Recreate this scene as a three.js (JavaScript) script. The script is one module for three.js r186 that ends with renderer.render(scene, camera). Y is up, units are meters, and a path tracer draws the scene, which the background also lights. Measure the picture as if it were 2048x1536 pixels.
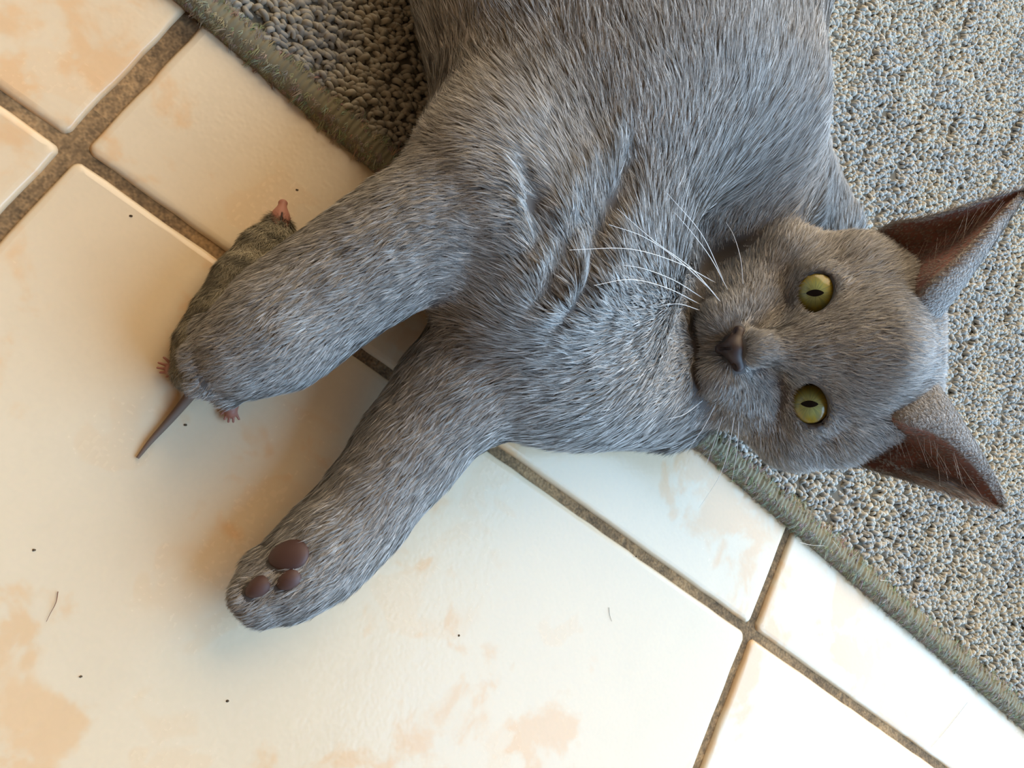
import * as THREE from 'three';
import { mergeGeometries } from 'three/addons/utils/BufferGeometryUtils.js';
import { RectAreaLightUniformsLib } from 'three/addons/lights/RectAreaLightUniformsLib.js';

// ---------------------------------------------------------------- camera, sky, light, exposure
const V3 = THREE.Vector3;
const v3 = (x, y, z) => new V3(x, y, z);
const FOC = 1538, CX = 1024, CY = 768, CAM_H = 0.27190416;
const upC = v3(0.46175367, 0.11283049, 0.87980272).normalize();          // the floor's up in camera axes, from the joints between the tiles
const xC = v3(1, 0, 0).addScaledVector(upC, -upC.x).normalize();
const zC = xC.clone().cross(upC);
const toWorld = (c) => v3(c.dot(xC), c.dot(upC), c.dot(zC));
const camX = toWorld(v3(1, 0, 0)), camY = toWorld(v3(0, 1, 0)), camZ = toWorld(v3(0, 0, 1));
const axis0 = camZ.clone().negate();
const camPos = v3(0, CAM_H, 0).addScaledVector(v3(axis0.x, 0, axis0.z), CAM_H / axis0.y);   // the picture's centre looks at the origin on the floor

const scene = new THREE.Scene();
const camera = new THREE.PerspectiveCamera(2 * Math.atan(768 / FOC) * 180 / Math.PI, 2048 / 1536, 0.01, 60);
camera.position.copy(camPos);
camera.quaternion.setFromRotationMatrix(new THREE.Matrix4().makeBasis(camX, camY, camZ));
scene.add(camera);

const renderer = new THREE.WebGLRenderer();
renderer.toneMapping = THREE.LinearToneMapping;
renderer.toneMappingExposure = 0.33;
renderer.shadowMap.enabled = true;
RectAreaLightUniformsLib.init();

const SKY = [0.55, 0.75, 1.1], SKY_LOW = [1.1, 1.15, 1.2];
{
  const w = 64, h = 32, d = new Float32Array(w * h * 4);
  for (let j = 0; j < h; j++) for (let i = 0; i < w; i++) {
    const el = Math.max(0, ((j + 0.5) / h - 0.5) * 2), k = Math.pow(1 - el, 3);
    for (let c = 0; c < 3; c++) d[(j * w + i) * 4 + c] = SKY[c] * (1 - k) + SKY_LOW[c] * k;
    d[(j * w + i) * 4 + 3] = 1;
  }
  const t = new THREE.DataTexture(d, w, h, THREE.RGBAFormat, THREE.FloatType);
  t.mapping = THREE.EquirectangularReflectionMapping; t.magFilter = t.minFilter = THREE.LinearFilter; t.needsUpdate = true;
  scene.background = t;
}
// daylight in the two glazed openings: cool sky through window_1, sun-warmed terrace through window_2
const DAY_COOL = { color: [0.41, 0.68, 1.0], intensity: 18.5 };
const DAY_WARM = { color: [1.0, 0.75, 0.46], intensity: 12.5 };

// ---------------------------------------------------------------- helpers
let seed = 12345;
const rnd = () => { seed = (seed + 0x6D2B79F5) | 0; let t = Math.imul(seed ^ (seed >>> 15), 1 | seed); t = (t + Math.imul(t ^ (t >>> 7), 61 | t)) ^ t; return ((t ^ (t >>> 14)) >>> 0) / 4294967296; };
const rr = (a, b) => a + (b - a) * rnd();
const clamp = (x, a, b) => Math.min(b, Math.max(a, x));
const sstep = (a, b, x) => { const t = clamp((x - a) / (b - a), 0, 1); return t * t * (3 - 2 * t); };
const hash3 = (x, y, z) => { let h = Math.imul(x, 374761393) + Math.imul(y, 668265263) + Math.imul(z, 1274126177) | 0; h = Math.imul(h ^ (h >>> 13), 1274126177); return ((h ^ (h >>> 16)) >>> 0) / 4294967296; };
function noise3(x, y, z) {
  const xi = Math.floor(x), yi = Math.floor(y), zi = Math.floor(z);
  let fx = x - xi, fy = y - yi, fz = z - zi;
  fx = fx * fx * (3 - 2 * fx); fy = fy * fy * (3 - 2 * fy); fz = fz * fz * (3 - 2 * fz);
  const L = (a, b, t) => a + (b - a) * t;
  return L(L(L(hash3(xi, yi, zi), hash3(xi + 1, yi, zi), fx), L(hash3(xi, yi + 1, zi), hash3(xi + 1, yi + 1, zi), fx), fy),
    L(L(hash3(xi, yi, zi + 1), hash3(xi + 1, yi, zi + 1), fx), L(hash3(xi, yi + 1, zi + 1), hash3(xi + 1, yi + 1, zi + 1), fx), fy), fz);
}
const fbm = (x, y, z, o) => { let s = 0, a = 0.5, n = 0; for (let i = 0; i < o; i++) { s += a * noise3(x, y, z); n += a; a *= 0.5; x = x * 2.03 + 17.1; y = y * 2.03 + 5.7; z = z * 2.03 + 9.2; } return s / n; };

const rayOf = (px, py) => toWorld(v3(px - CX, CY - py, -FOC)).normalize();
const W = (px, py, h = 0) => { const r = rayOf(px, py); return camPos.clone().addScaledVector(r, (h - camPos.y) / r.y); };
const depthOf = (p) => -p.clone().sub(camPos).dot(camZ);
const perPx = (p) => depthOf(p) / FOC;                                    // metres that one pixel spans at p
const toPx = (p) => { const q = p.clone().sub(camPos), z = -q.dot(camZ); return [CX + FOC * q.dot(camX) / z, CY - FOC * q.dot(camY) / z]; };

const used = {};
const numbered = (n) => { used[n] = (used[n] || 0) + 1; return used[n] === 1 ? n : n + '_' + String(used[n] - 1).padStart(3, '0'); };
function mesh(name, geo, mat, parent) {
  const m = new THREE.Mesh(geo, mat); m.name = parent ? name : numbered(name); m.castShadow = m.receiveShadow = true; (parent || scene).add(m); return m;
}
function thing(name, label, category, group) {
  const g = new THREE.Group(); g.name = numbered(name); g.userData = { label, category }; if (group) g.userData.group = group; scene.add(g); return g;
}
function structure(name) { const g = new THREE.Group(); g.name = name; g.userData.kind = 'structure'; scene.add(g); return g; }
const mat = (o) => new THREE.MeshPhysicalMaterial({ roughness: 0.7, metalness: 0, ...o });
const lin = (r, g, b) => new THREE.Color().setRGB(r, g, b);

// ---------------------------------------------------------------- signed distance fields and their skin
class Field {
  constructor() { this.p = []; this.cuts = []; this.ground = null; }
  cap(a, ra, b, rb, k, o = {}) { this.p.push({ t: 0, a, b, ra, rb, k, ba: b.clone().sub(a), l2: Math.max(1e-9, b.distanceToSquared(a)), c: a.clone().lerp(b, 0.5), R: a.distanceTo(b) / 2 + Math.max(ra, rb), ...o }); return this; }
  ell(c, ax, r, k, o = {}) { this.p.push({ t: 1, c, ax, r, k, R: Math.max(r.x, r.y, r.z), ...o }); return this; }
  cut(a, ra, b, rb, k) { this.cuts.push({ t: 0, a, b, ra, rb, k, ba: b.clone().sub(a), l2: Math.max(1e-9, b.distanceToSquared(a)), c: a.clone().lerp(b, 0.5), R: a.distanceTo(b) / 2 + Math.max(ra, rb) }); }
  cutEll(c, ax, r, k) { this.cuts.push({ t: 1, c, ax, r, k, R: Math.max(r.x, r.y, r.z) }); }
  one(q, x, y, z) {
    if (q.t === 0) {
      const px = x - q.a.x, py = y - q.a.y, pz = z - q.a.z;
      let h = (px * q.ba.x + py * q.ba.y + pz * q.ba.z) / q.l2; h = h < 0 ? 0 : h > 1 ? 1 : h;
      const dx = px - q.ba.x * h, dy = py - q.ba.y * h, dz = pz - q.ba.z * h;
      return Math.sqrt(dx * dx + dy * dy + dz * dz) - (q.ra + (q.rb - q.ra) * h);
    }
    const px = x - q.c.x, py = y - q.c.y, pz = z - q.c.z, A = q.ax;
    const u = px * A[0].x + py * A[0].y + pz * A[0].z, v = px * A[1].x + py * A[1].y + pz * A[1].z, w = px * A[2].x + py * A[2].y + pz * A[2].z;
    const a = u / q.r.x, b = v / q.r.y, c = w / q.r.z, k0 = Math.sqrt(a * a + b * b + c * c);
    const a2 = a / q.r.x, b2 = b / q.r.y, c2 = c / q.r.z, k1 = Math.sqrt(a2 * a2 + b2 * b2 + c2 * c2);
    return k1 < 1e-9 ? -Math.min(q.r.x, q.r.y, q.r.z) : k0 * (k0 - 1) / k1;
  }
  at(x, y, z) {
    let d = 1e3;
    for (const q of this.p) {
      const dx = x - q.c.x, dy = y - q.c.y, dz = z - q.c.z, lim = d + q.k + q.R;
      if (lim > 0 && dx * dx + dy * dy + dz * dz > lim * lim) continue;
      const e = this.one(q, x, y, z), h = Math.max(q.k - Math.abs(d - e), 0) / q.k;
      d = Math.min(d, e) - h * h * q.k * 0.25;
    }
    for (const q of this.cuts) {
      const dx = x - q.c.x, dy = y - q.c.y, dz = z - q.c.z, lim = q.R + q.k + Math.max(0, -d);
      if (dx * dx + dy * dy + dz * dz > lim * lim) continue;
      const e = -this.one(q, x, y, z), h = Math.max(q.k - Math.abs(d - e), 0) / q.k;
      d = Math.max(d, e) + h * h * q.k * 0.25;
    }
    if (this.ground) d = Math.max(d, this.ground(x, z) - y);
    return d;
  }
  normal(p, e = 4e-4) {
    return v3(this.at(p.x + e, p.y, p.z) - this.at(p.x - e, p.y, p.z), this.at(p.x, p.y + e, p.z) - this.at(p.x, p.y - e, p.z), this.at(p.x, p.y, p.z + e) - this.at(p.x, p.y, p.z - e)).normalize();
  }
  hit(px, py) {
    const r = rayOf(px, py); let t = 0.08;
    for (let i = 0; i < 200 && t < 0.8; i++) { const d = this.at(camPos.x + r.x * t, camPos.y + r.y * t, camPos.z + r.z * t); if (d < 5e-5) break; t += d * 0.7; }
    const p = camPos.clone().addScaledVector(r, t);
    return { p, n: this.normal(p), ok: t < 0.8 };
  }
}
function skin(f, lo, hi, cell) {                                           // naive surface nets, then two steps onto the surface
  const nx = Math.ceil((hi.x - lo.x) / cell) + 1, ny = Math.ceil((hi.y - lo.y) / cell) + 1, nz = Math.ceil((hi.z - lo.z) / cell) + 1;
  const g = new Float32Array(nx * ny * nz), B = 8, rad = B * cell * 0.5 * 1.732 * 1.6;
  for (let k = 0; k < nz; k += B) for (let j = 0; j < ny; j += B) for (let i = 0; i < nx; i += B) {
    const c = f.at(lo.x + (i + B / 2) * cell, lo.y + (j + B / 2) * cell, lo.z + (k + B / 2) * cell), far = Math.abs(c) > rad;
    for (let kk = k; kk < Math.min(k + B, nz); kk++) for (let jj = j; jj < Math.min(j + B, ny); jj++) for (let ii = i; ii < Math.min(i + B, nx); ii++)
      g[(kk * ny + jj) * nx + ii] = far ? c : f.at(lo.x + ii * cell, lo.y + jj * cell, lo.z + kk * cell);
  }
  const id = new Int32Array(nx * ny * nz).fill(-1), pos = [], idx = [], at = (i, j, k) => g[(k * ny + j) * nx + i];
  const E = [[0, 1], [2, 3], [4, 5], [6, 7], [0, 2], [1, 3], [4, 6], [5, 7], [0, 4], [1, 5], [2, 6], [3, 7]];
  for (let k = 0; k < nz - 1; k++) for (let j = 0; j < ny - 1; j++) for (let i = 0; i < nx - 1; i++) {
    const c = [at(i, j, k), at(i + 1, j, k), at(i, j + 1, k), at(i + 1, j + 1, k), at(i, j, k + 1), at(i + 1, j, k + 1), at(i, j + 1, k + 1), at(i + 1, j + 1, k + 1)];
    let m = 0; for (let q = 0; q < 8; q++) if (c[q] < 0) m++;
    if (m === 0 || m === 8) continue;
    let x = 0, y = 0, z = 0, n = 0;
    for (const [a, b] of E) if ((c[a] < 0) !== (c[b] < 0)) {
      const t = c[a] / (c[a] - c[b]);
      x += (a & 1) + ((b & 1) - (a & 1)) * t; y += ((a >> 1) & 1) + (((b >> 1) & 1) - ((a >> 1) & 1)) * t; z += ((a >> 2) & 1) + (((b >> 2) & 1) - ((a >> 2) & 1)) * t; n++;
    }
    id[(k * ny + j) * nx + i] = pos.length / 3;
    pos.push(lo.x + (i + x / n) * cell, lo.y + (j + y / n) * cell, lo.z + (k + z / n) * cell);
  }
  const I = (i, j, k) => id[(k * ny + j) * nx + i];
  const quad = (a, b, c, d, flip) => { if (a < 0 || b < 0 || c < 0 || d < 0) return; if (flip) idx.push(a, c, b, a, d, c); else idx.push(a, b, c, a, c, d); };
  for (let k = 1; k < nz - 1; k++) for (let j = 1; j < ny - 1; j++) for (let i = 1; i < nx - 1; i++) {
    const s = at(i, j, k) < 0;
    if (s !== (at(i + 1, j, k) < 0)) quad(I(i, j - 1, k - 1), I(i, j, k - 1), I(i, j, k), I(i, j - 1, k), !s);
    if (s !== (at(i, j + 1, k) < 0)) quad(I(i - 1, j, k - 1), I(i - 1, j, k), I(i, j, k), I(i, j, k - 1), !s);
    if (s !== (at(i, j, k + 1) < 0)) quad(I(i - 1, j - 1, k), I(i, j - 1, k), I(i, j, k), I(i - 1, j, k), !s);
  }
  const P = new Float32Array(pos), Nn = new Float32Array(pos.length), p = v3();
  for (let v = 0; v < P.length; v += 3) {
    p.set(P[v], P[v + 1], P[v + 2]); let n;
    for (let s = 0; s < 2; s++) { n = f.normal(p, cell * 0.3); p.addScaledVector(n, -clamp(f.at(p.x, p.y, p.z), -cell * 0.5, cell * 0.5)); }
    n = f.normal(p, cell * 0.5);
    P[v] = p.x; P[v + 1] = p.y; P[v + 2] = p.z; Nn[v] = n.x; Nn[v + 1] = n.y; Nn[v + 2] = n.z;
  }
  const geo = new THREE.BufferGeometry();
  geo.setAttribute('position', new THREE.BufferAttribute(P, 3)); geo.setAttribute('normal', new THREE.BufferAttribute(Nn, 3)); geo.setIndex(idx);
  return geo;
}
function paint(geo, fn) {
  const P = geo.attributes.position, N = geo.attributes.normal, c = new Float32Array(P.count * 3);
  for (let i = 0; i < P.count; i++) c.set(fn(v3().fromBufferAttribute(P, i), N ? v3().fromBufferAttribute(N, i) : null, i), i * 3);
  geo.setAttribute('color', new THREE.BufferAttribute(c, 3)); return geo;
}
function tuft(strands, spread, width, gather, sd) {                        // a lock of hair: x along the lie of the coat, y off the skin, unit length
  const keep = seed; seed = sd; const list = [];
  for (let s = 0; s < strands; s++) {
    const a = rr(0, 6.283), r = spread * Math.sqrt(rnd()), x0 = r * Math.cos(a), z0 = r * Math.sin(a), L = rr(0.72, 1.08), lift = rr(0.3, 0.56), yaw = rr(-0.22, 0.22), tw = rr(-0.8, 0.8), w = width * rr(0.7, 1.3), bend = rr(-0.12, 0.12), P = [], N = [];
    for (let i = 0; i <= 2; i++) {
      const t = [0, 0.55, 1][i], x = L * t * (0.78 + 0.2 * t), y = lift * L * t * (1 - 0.42 * t), ww = w * [0.9, 1, 0][i] * 0.5;
      const cx = x0 * (1 - gather * t) + x, cz = z0 * (1 - gather * t) + yaw * x + bend * t * t, ny = Math.cos(tw), nz = Math.sin(tw), nx = -lift * (1 - 0.84 * t) * 0.8, l = Math.hypot(nx, ny, nz);
      for (const sg of i < 2 ? [-1, 1] : [0]) { P.push([cx, y - sg * ww * nz, cz + sg * ww * ny]); N.push([nx / l, ny / l, nz / l]); }
    }
    list.push({ p: P, n: N });
  }
  seed = keep; return list;
}
/** Sets tufts on a surface. how(p, n) gives { dir, len, lift, dense, tint } or null. */
function furOn(name, geo, count, tuftGeo, material, parent, how, sink = 0.0004, floorY = () => 0.0004) {
  const P = geo.attributes.position, N = geo.attributes.normal, I = geo.index.array, nt = I.length / 3, cum = new Float64Array(nt);
  const a = v3(), b = v3(), c = v3(), n = v3(), p = v3(); let tot = 0;
  for (let t = 0; t < nt; t++) {
    a.fromBufferAttribute(P, I[t * 3]); b.fromBufferAttribute(P, I[t * 3 + 1]); c.fromBufferAttribute(P, I[t * 3 + 2]);
    p.copy(a).add(b).add(c).divideScalar(3); n.fromBufferAttribute(N, I[t * 3]);
    const h = how(p.clone(), n.clone()), A = b.sub(a).cross(c.sub(a)).length() / 2;
    tot += h ? A * h.dense : 0; cum[t] = tot;
  }
  const K = tuftGeo.length, pos = new Float32Array(count * K * 15), nor = new Float32Array(count * K * 15), col = new Float32Array(count * K * 15), idx = new Uint32Array(count * K * 9), X = v3(), Z = v3(); let v = 0, f = 0;
  for (let s = 0; s < count; s++) {
    const u = rnd() * tot; let lo = 0, hi = nt - 1;
    while (lo < hi) { const k = (lo + hi) >> 1; if (cum[k] < u) lo = k + 1; else hi = k; }
    let r1 = rnd(), r2 = rnd(); if (r1 + r2 > 1) { r1 = 1 - r1; r2 = 1 - r2; }
    a.fromBufferAttribute(P, I[lo * 3]); b.fromBufferAttribute(P, I[lo * 3 + 1]); c.fromBufferAttribute(P, I[lo * 3 + 2]);
    p.copy(a).addScaledVector(b.sub(a), r1).addScaledVector(c.sub(a), r2);
    n.fromBufferAttribute(N, I[lo * 3]).multiplyScalar(1 - r1 - r2);
    n.addScaledVector(v3().fromBufferAttribute(N, I[lo * 3 + 1]), r1).addScaledVector(v3().fromBufferAttribute(N, I[lo * 3 + 2]), r2).normalize();
    const h = how(p, n); if (!h) continue;
    X.copy(h.dir).addScaledVector(n, -h.dir.dot(n)); if (X.lengthSq() < 1e-10) continue; X.normalize();
    Z.copy(X).cross(n).normalize();
    const ya = h.yaw || 0; X.multiplyScalar(Math.cos(ya)).addScaledVector(Z, Math.sin(ya)); Z.copy(X).cross(n);
    const L = h.len * rr(0.8, 1.15), S = Math.max(L, 0.008), flip = rnd() < 0.5 ? -1 : 1;
    for (const q of tuftGeo) {
      const b0 = v / 3, br = rr(0.6, 1.4);
      for (let i = 0; i < 5; i++) {
        const x = q.p[i][0] * L, y = q.p[i][1] * L * h.lift - sink, z = q.p[i][2] * S * flip, nx = q.n[i][0], ny = q.n[i][1], nz = q.n[i][2] * flip;
        pos[v] = p.x + X.x * x + n.x * y + Z.x * z; pos[v + 1] = p.y + X.y * x + n.y * y + Z.y * z; pos[v + 2] = p.z + X.z * x + n.z * y + Z.z * z;
        pos[v + 1] = Math.max(pos[v + 1], floorY(pos[v], pos[v + 2])); nor[v] = X.x * nx + n.x * ny + Z.x * nz; nor[v + 1] = X.y * nx + n.y * ny + Z.y * nz; nor[v + 2] = X.z * nx + n.z * ny + Z.z * nz;
        col[v] = h.tint[0] * br; col[v + 1] = h.tint[1] * br; col[v + 2] = h.tint[2] * br; v += 3;
      }
      for (const k of flip > 0 ? [0, 1, 3, 0, 3, 2, 2, 3, 4] : [0, 3, 1, 0, 2, 3, 2, 4, 3]) idx[f++] = b0 + k;
    }
  }
  const g = new THREE.BufferGeometry();
  g.setAttribute('position', new THREE.BufferAttribute(pos.slice(0, v), 3)); g.setAttribute('normal', new THREE.BufferAttribute(nor.slice(0, v), 3)); g.setAttribute('color', new THREE.BufferAttribute(col.slice(0, v), 3)); g.setIndex(new THREE.BufferAttribute(idx.slice(0, f), 1));
  const im = mesh(name, g, material, parent); im.userData.kind = 'stuff';
  return im;
}
function tubeAlong(pts, r0, r1, seg = 16, sides = 5) {
  const curve = new THREE.CatmullRomCurve3(pts), pos = [], nor = [], idx = [], fr = curve.computeFrenetFrames(seg, false);
  for (let i = 0; i <= seg; i++) {
    const t = i / seg, p = curve.getPoint(t), r = r0 + (r1 - r0) * t;
    for (let k = 0; k < sides; k++) { const a = k / sides * 6.28319, d = fr.normals[i].clone().multiplyScalar(Math.cos(a)).addScaledVector(fr.binormals[i], Math.sin(a)); pos.push(p.x + d.x * r, p.y + d.y * r, p.z + d.z * r); nor.push(d.x, d.y, d.z); }
  }
  for (let i = 0; i < seg; i++) for (let k = 0; k < sides; k++) { const a = i * sides + k, b = i * sides + (k + 1) % sides; idx.push(a, b, a + sides, b, b + sides, a + sides); }
  const g = new THREE.BufferGeometry(); g.setAttribute('position', new THREE.Float32BufferAttribute(pos, 3)); g.setAttribute('normal', new THREE.Float32BufferAttribute(nor, 3)); g.setIndex(idx); return g;
}

// ---------------------------------------------------------------- floor: glazed tiles in recessed grout
const P0 = W(150, 298), P1 = W(1503, 1263), TILE = 0.33;
const dirB = P1.clone().sub(P0).normalize(), dirA = v3(0, 1, 0).cross(dirB).normalize();   // dirA runs to the picture's upper right
if (dirA.dot(W(1580, 1078).sub(W(1404, 1536))) < 0) dirA.negate();
const onFloor = (a, b, y = 0) => P0.clone().addScaledVector(dirA, a).addScaledVector(dirB, b).setY(y);
const tileMaps = (() => {
  const n = 2048, col = new Uint8Array(n * n * 4), rough = new Uint8Array(n * n * 4);
  for (let j = 0; j < n; j++) for (let i = 0; i < n; i++) {
    const x = i / n * 0.8, y = j / n * 0.8;                               // metres
    const wx = (noise3(x * 60, y * 60, 3) - 0.5) * 0.016, wy = (noise3(x * 60, y * 60, 9) - 0.5) * 0.016;
    const big = fbm((x + wx) * 13, (y + wy) * 13, 1.5, 6), fine = noise3(x * 900, y * 900, 4), mid = fbm((x + wy) * 34, (y + wx) * 34, 7.5, 4), soft = fbm(x * 7, y * 7, 21, 3);
    const blot = fbm((x + wx * 0.5) * 75, (y + wy * 0.5) * 75, 11.5, 5);
    let k = sstep(0.50, 0.60, big + (blot - 0.5) * 0.45) * (0.25 + 0.75 * sstep(0.40, 0.56, blot)) * 0.8 + sstep(0.60, 0.64, mid) * 0.2 + sstep(0.42, 0.62, soft) * 0.14;
    k = clamp(k + (fine - 0.5) * 0.05, 0, 1);
    const base = [229, 212, 182], peach = [228, 192, 148], s = 1 + (mid - 0.5) * 0.05 + (fine - 0.5) * 0.012, o = (j * n + i) * 4;
    for (let c = 0; c < 3; c++) col[o + c] = clamp((base[c] + (peach[c] - base[c]) * k) * s, 0, 255);
    col[o + 3] = 255;
    const g = clamp(110 + (mid - 0.5) * 60 + (fine - 0.5) * 30, 0, 255); rough[o] = rough[o + 1] = rough[o + 2] = g; rough[o + 3] = 255;
  }
  const mk = (d, srgb) => { const t = new THREE.DataTexture(d, n, n); t.wrapS = t.wrapT = THREE.RepeatWrapping; t.magFilter = t.minFilter = THREE.LinearFilter; if (srgb) t.colorSpace = THREE.SRGBColorSpace; t.needsUpdate = true; return t; };
  return { col: mk(col, true), rough: mk(rough, false) };
})();
const tileMat = mat({ map: tileMaps.col, roughness: 0.55, roughnessMap: tileMaps.rough, bumpMap: tileMaps.rough, bumpScale: 0.0002 });
function tileGeo(v) {
  const keep = seed; seed = 900 + v * 77;
  const half = TILE / 2 - 0.0021, rc = 0.0028, pts = [], n = 44, off = v * 3.7;
  const jit = (s) => (fbm(s * 180, off, 2, 3) - 0.5) * 0.0009;
  for (let side = 0; side < 4; side++) {
    const c = Math.cos(side * Math.PI / 2), s = Math.sin(side * Math.PI / 2), put = (x, y) => pts.push([x * c - y * s, x * s + y * c]);
    for (let i = 0; i <= n; i++) { const y = -half + rc + (2 * half - 2 * rc) * i / n; put(half + jit(y + side), y); }
    for (let i = 1; i < 4; i++) { const a = i / 4 * Math.PI / 2; put(half - rc + rc * Math.cos(a), half - rc + rc * Math.sin(a)); }
  }
  const m = pts.length, pos = [], uv = [], idx = [], uo = [(v % 4) * 0.137 + 0.02, ((v * 5) % 7) * 0.061 + 0.05];
  const ring = [[0, -0.006], [0, -0.0016], [0.0006, -0.0007], [0.0013, -0.0002], [0.0026, 0]];
  for (const [ins, y] of ring) for (const [x, z] of pts) { const k = 1 - ins / half; pos.push(x * k, y, z * k); uv.push((x * k + half) / 0.8 + uo[0], (z * k + half) / 0.8 + uo[1]); }
  for (let r = 0; r < ring.length - 1; r++) for (let i = 0; i < m; i++) { const a = r * m + i, b = r * m + (i + 1) % m; idx.push(a, a + m, b, b, a + m, b + m); }
  const top = (ring.length - 1) * m; const faces = THREE.ShapeUtils.triangulateShape(pts.map(([x, z]) => new THREE.Vector2(x, z)), []);
  for (const [a, b, c] of faces) idx.push(top + a, top + c, top + b);
  const g = new THREE.BufferGeometry(); g.setAttribute('position', new THREE.Float32BufferAttribute(pos, 3)); g.setAttribute('uv', new THREE.Float32BufferAttribute(uv, 2)); g.setIndex(idx); g.computeVertexNormals();
  seed = keep; return g;
}
const floor = structure('floor');
const roomTurn = Math.atan2(-dirB.z, dirB.x);                              // turns x onto dirB
{
  const n = 512, d = new Uint8Array(n * n * 4);
  for (let j = 0; j < n; j++) for (let i = 0; i < n; i++) {
    const k = fbm(i / 9, j / 9, 2, 4), q = noise3(i / 2.2, j / 2.2, 8), w = fbm(i / 70, j / 70, 5, 3), s = 0.62 + 0.5 * k + 0.32 * (q - 0.5) + 0.4 * (w - 0.5), o = (j * n + i) * 4;
    d[o] = clamp(152 * s, 0, 255); d[o + 1] = clamp(124 * s, 0, 255); d[o + 2] = clamp(88 * s, 0, 255); d[o + 3] = 255;
  }
  const t = new THREE.DataTexture(d, n, n); t.wrapS = t.wrapT = THREE.RepeatWrapping; t.magFilter = t.minFilter = THREE.LinearFilter; t.colorSpace = THREE.SRGBColorSpace; t.repeat.set(28, 28); t.needsUpdate = true;
  const g = mesh('grout', new THREE.BoxGeometry(4.2, 0.03, 4.2), mat({ map: t, roughness: 0.95, bumpMap: t, bumpScale: 0.0008 }), floor);
  g.position.copy(onFloor(0.165, 0.165, -0.0168)); g.rotation.y = roomTurn;
  const variants = []; for (let v = 0; v < 8; v++) variants.push(tileGeo(v));
  for (let a = -6; a < 6; a++) for (let b = -6; b < 6; b++) {
    const near = a >= -1 && a <= 1 && b >= -1 && b <= 1;
    const wide = a === 0 && b === -1 ? -0.0024 : a < 0 && b === -1 ? -0.0008 : 0;
    const m = mesh('tile', variants[((a * 3 + b + 33) % 8 + 8) % 8], tileMat, floor);
    m.position.copy(onFloor((a + 0.5) * TILE, (b + 0.5) * TILE + wide)); m.rotation.y = roomTurn + (near ? 0 : Math.PI / 2 * ((a * 7 + b * 3 + 40) % 4));
  }
}

// ---------------------------------------------------------------- room: walls, ceiling, two glazed openings towards dirA and dirB
{
  const wallMat = mat({ color: lin(0.34, 0.225, 0.125), roughness: 0.9 }), frameMat = mat({ color: lin(0.75, 0.74, 0.72), roughness: 0.5 }), glassMat = mat({ color: 0xffffff, transmission: 1, thickness: 0, roughness: 0, ior: 1.5 });
  const lo = -1.9, hiA = 1.05, hiB = 1.0, T = 0.2, HT = 2.5;
  const box = (parent, name, m, a0, a1, b0, b1, y0, y1) => {
    const o = mesh(name, new THREE.BoxGeometry(b1 - b0, y1 - y0, a1 - a0), m, parent); o.position.copy(onFloor((a0 + a1) / 2, (b0 + b1) / 2, (y0 + y1) / 2)); o.rotation.y = roomTurn; return o;
  };
  const solo = (name, m, ...r) => { const o = box(null, name, m, ...r); o.userData.kind = 'structure'; return o; };
  solo('ceiling', wallMat, lo - T, hiA + T, lo - T, hiB + T, HT, HT + T);
  solo('wall_left', wallMat, lo - T, hiA + T, lo - T, lo, -0.03, HT);
  solo('wall_front', wallMat, lo - T, lo, lo, hiB, -0.03, HT);
  // each opening: wall left and right of it, a lintel above; a frame with a mullion, panes and daylight
  const opening = (wallName, winName, alongB, c0, c1, w0, w1, at, top, day) => {
    const wall = structure(wallName), win = structure(winName), mid = at + T / 2;
    const put = (parent, name, m, u0, u1, y0, y1, d0, d1) => alongB ? box(parent, name, m, d0, d1, u0, u1, y0, y1) : box(parent, name, m, u0, u1, d0, d1, y0, y1);
    put(wall, 'wall_panel', wallMat, c0, w0, -0.03, HT, at, at + T); put(wall, 'wall_panel', wallMat, w1, c1, -0.03, HT, at, at + T); put(wall, 'lintel', wallMat, w0, w1, top, HT, at, at + T);
    const f = 0.05, m = (w0 + w1) / 2;
    put(win, 'jamb', frameMat, w0, w0 + f, 0, top, mid - 0.03, mid + 0.03); put(win, 'jamb', frameMat, w1 - f, w1, 0, top, mid - 0.03, mid + 0.03); put(win, 'mullion', frameMat, m - f / 2, m + f / 2, 0, top, mid - 0.03, mid + 0.03);
    put(win, 'head_rail', frameMat, w0 + f, w1 - f, top - f, top, mid - 0.03, mid + 0.03); put(win, 'sill_rail', frameMat, w0 + f, w1 - f, 0, f, mid - 0.03, mid + 0.03);
    put(win, 'pane', glassMat, w0 + f, m - f / 2, f, top - f, mid - 0.003, mid + 0.003); put(win, 'pane', glassMat, m + f / 2, w1 - f, f, top - f, mid - 0.003, mid + 0.003);
    const L = new THREE.RectAreaLight(lin(...day.color), day.intensity, w1 - w0 - 2 * f, top - 2 * f), p = alongB ? onFloor(at - 0.01, m, top / 2) : onFloor(m, at - 0.01, top / 2);
    L.position.copy(p); L.lookAt(p.clone().sub(alongB ? dirA : dirB)); L.name = winName + '_daylight'; scene.add(L);
  };
  opening('wall_back', 'window_2', true, lo, hiB, -0.7, 0.92, hiA, 2.1, DAY_WARM);
  opening('wall_right', 'window_1', false, lo, hiA, -0.45, 0.97, hiB, 2.05, DAY_COOL);
}

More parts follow.
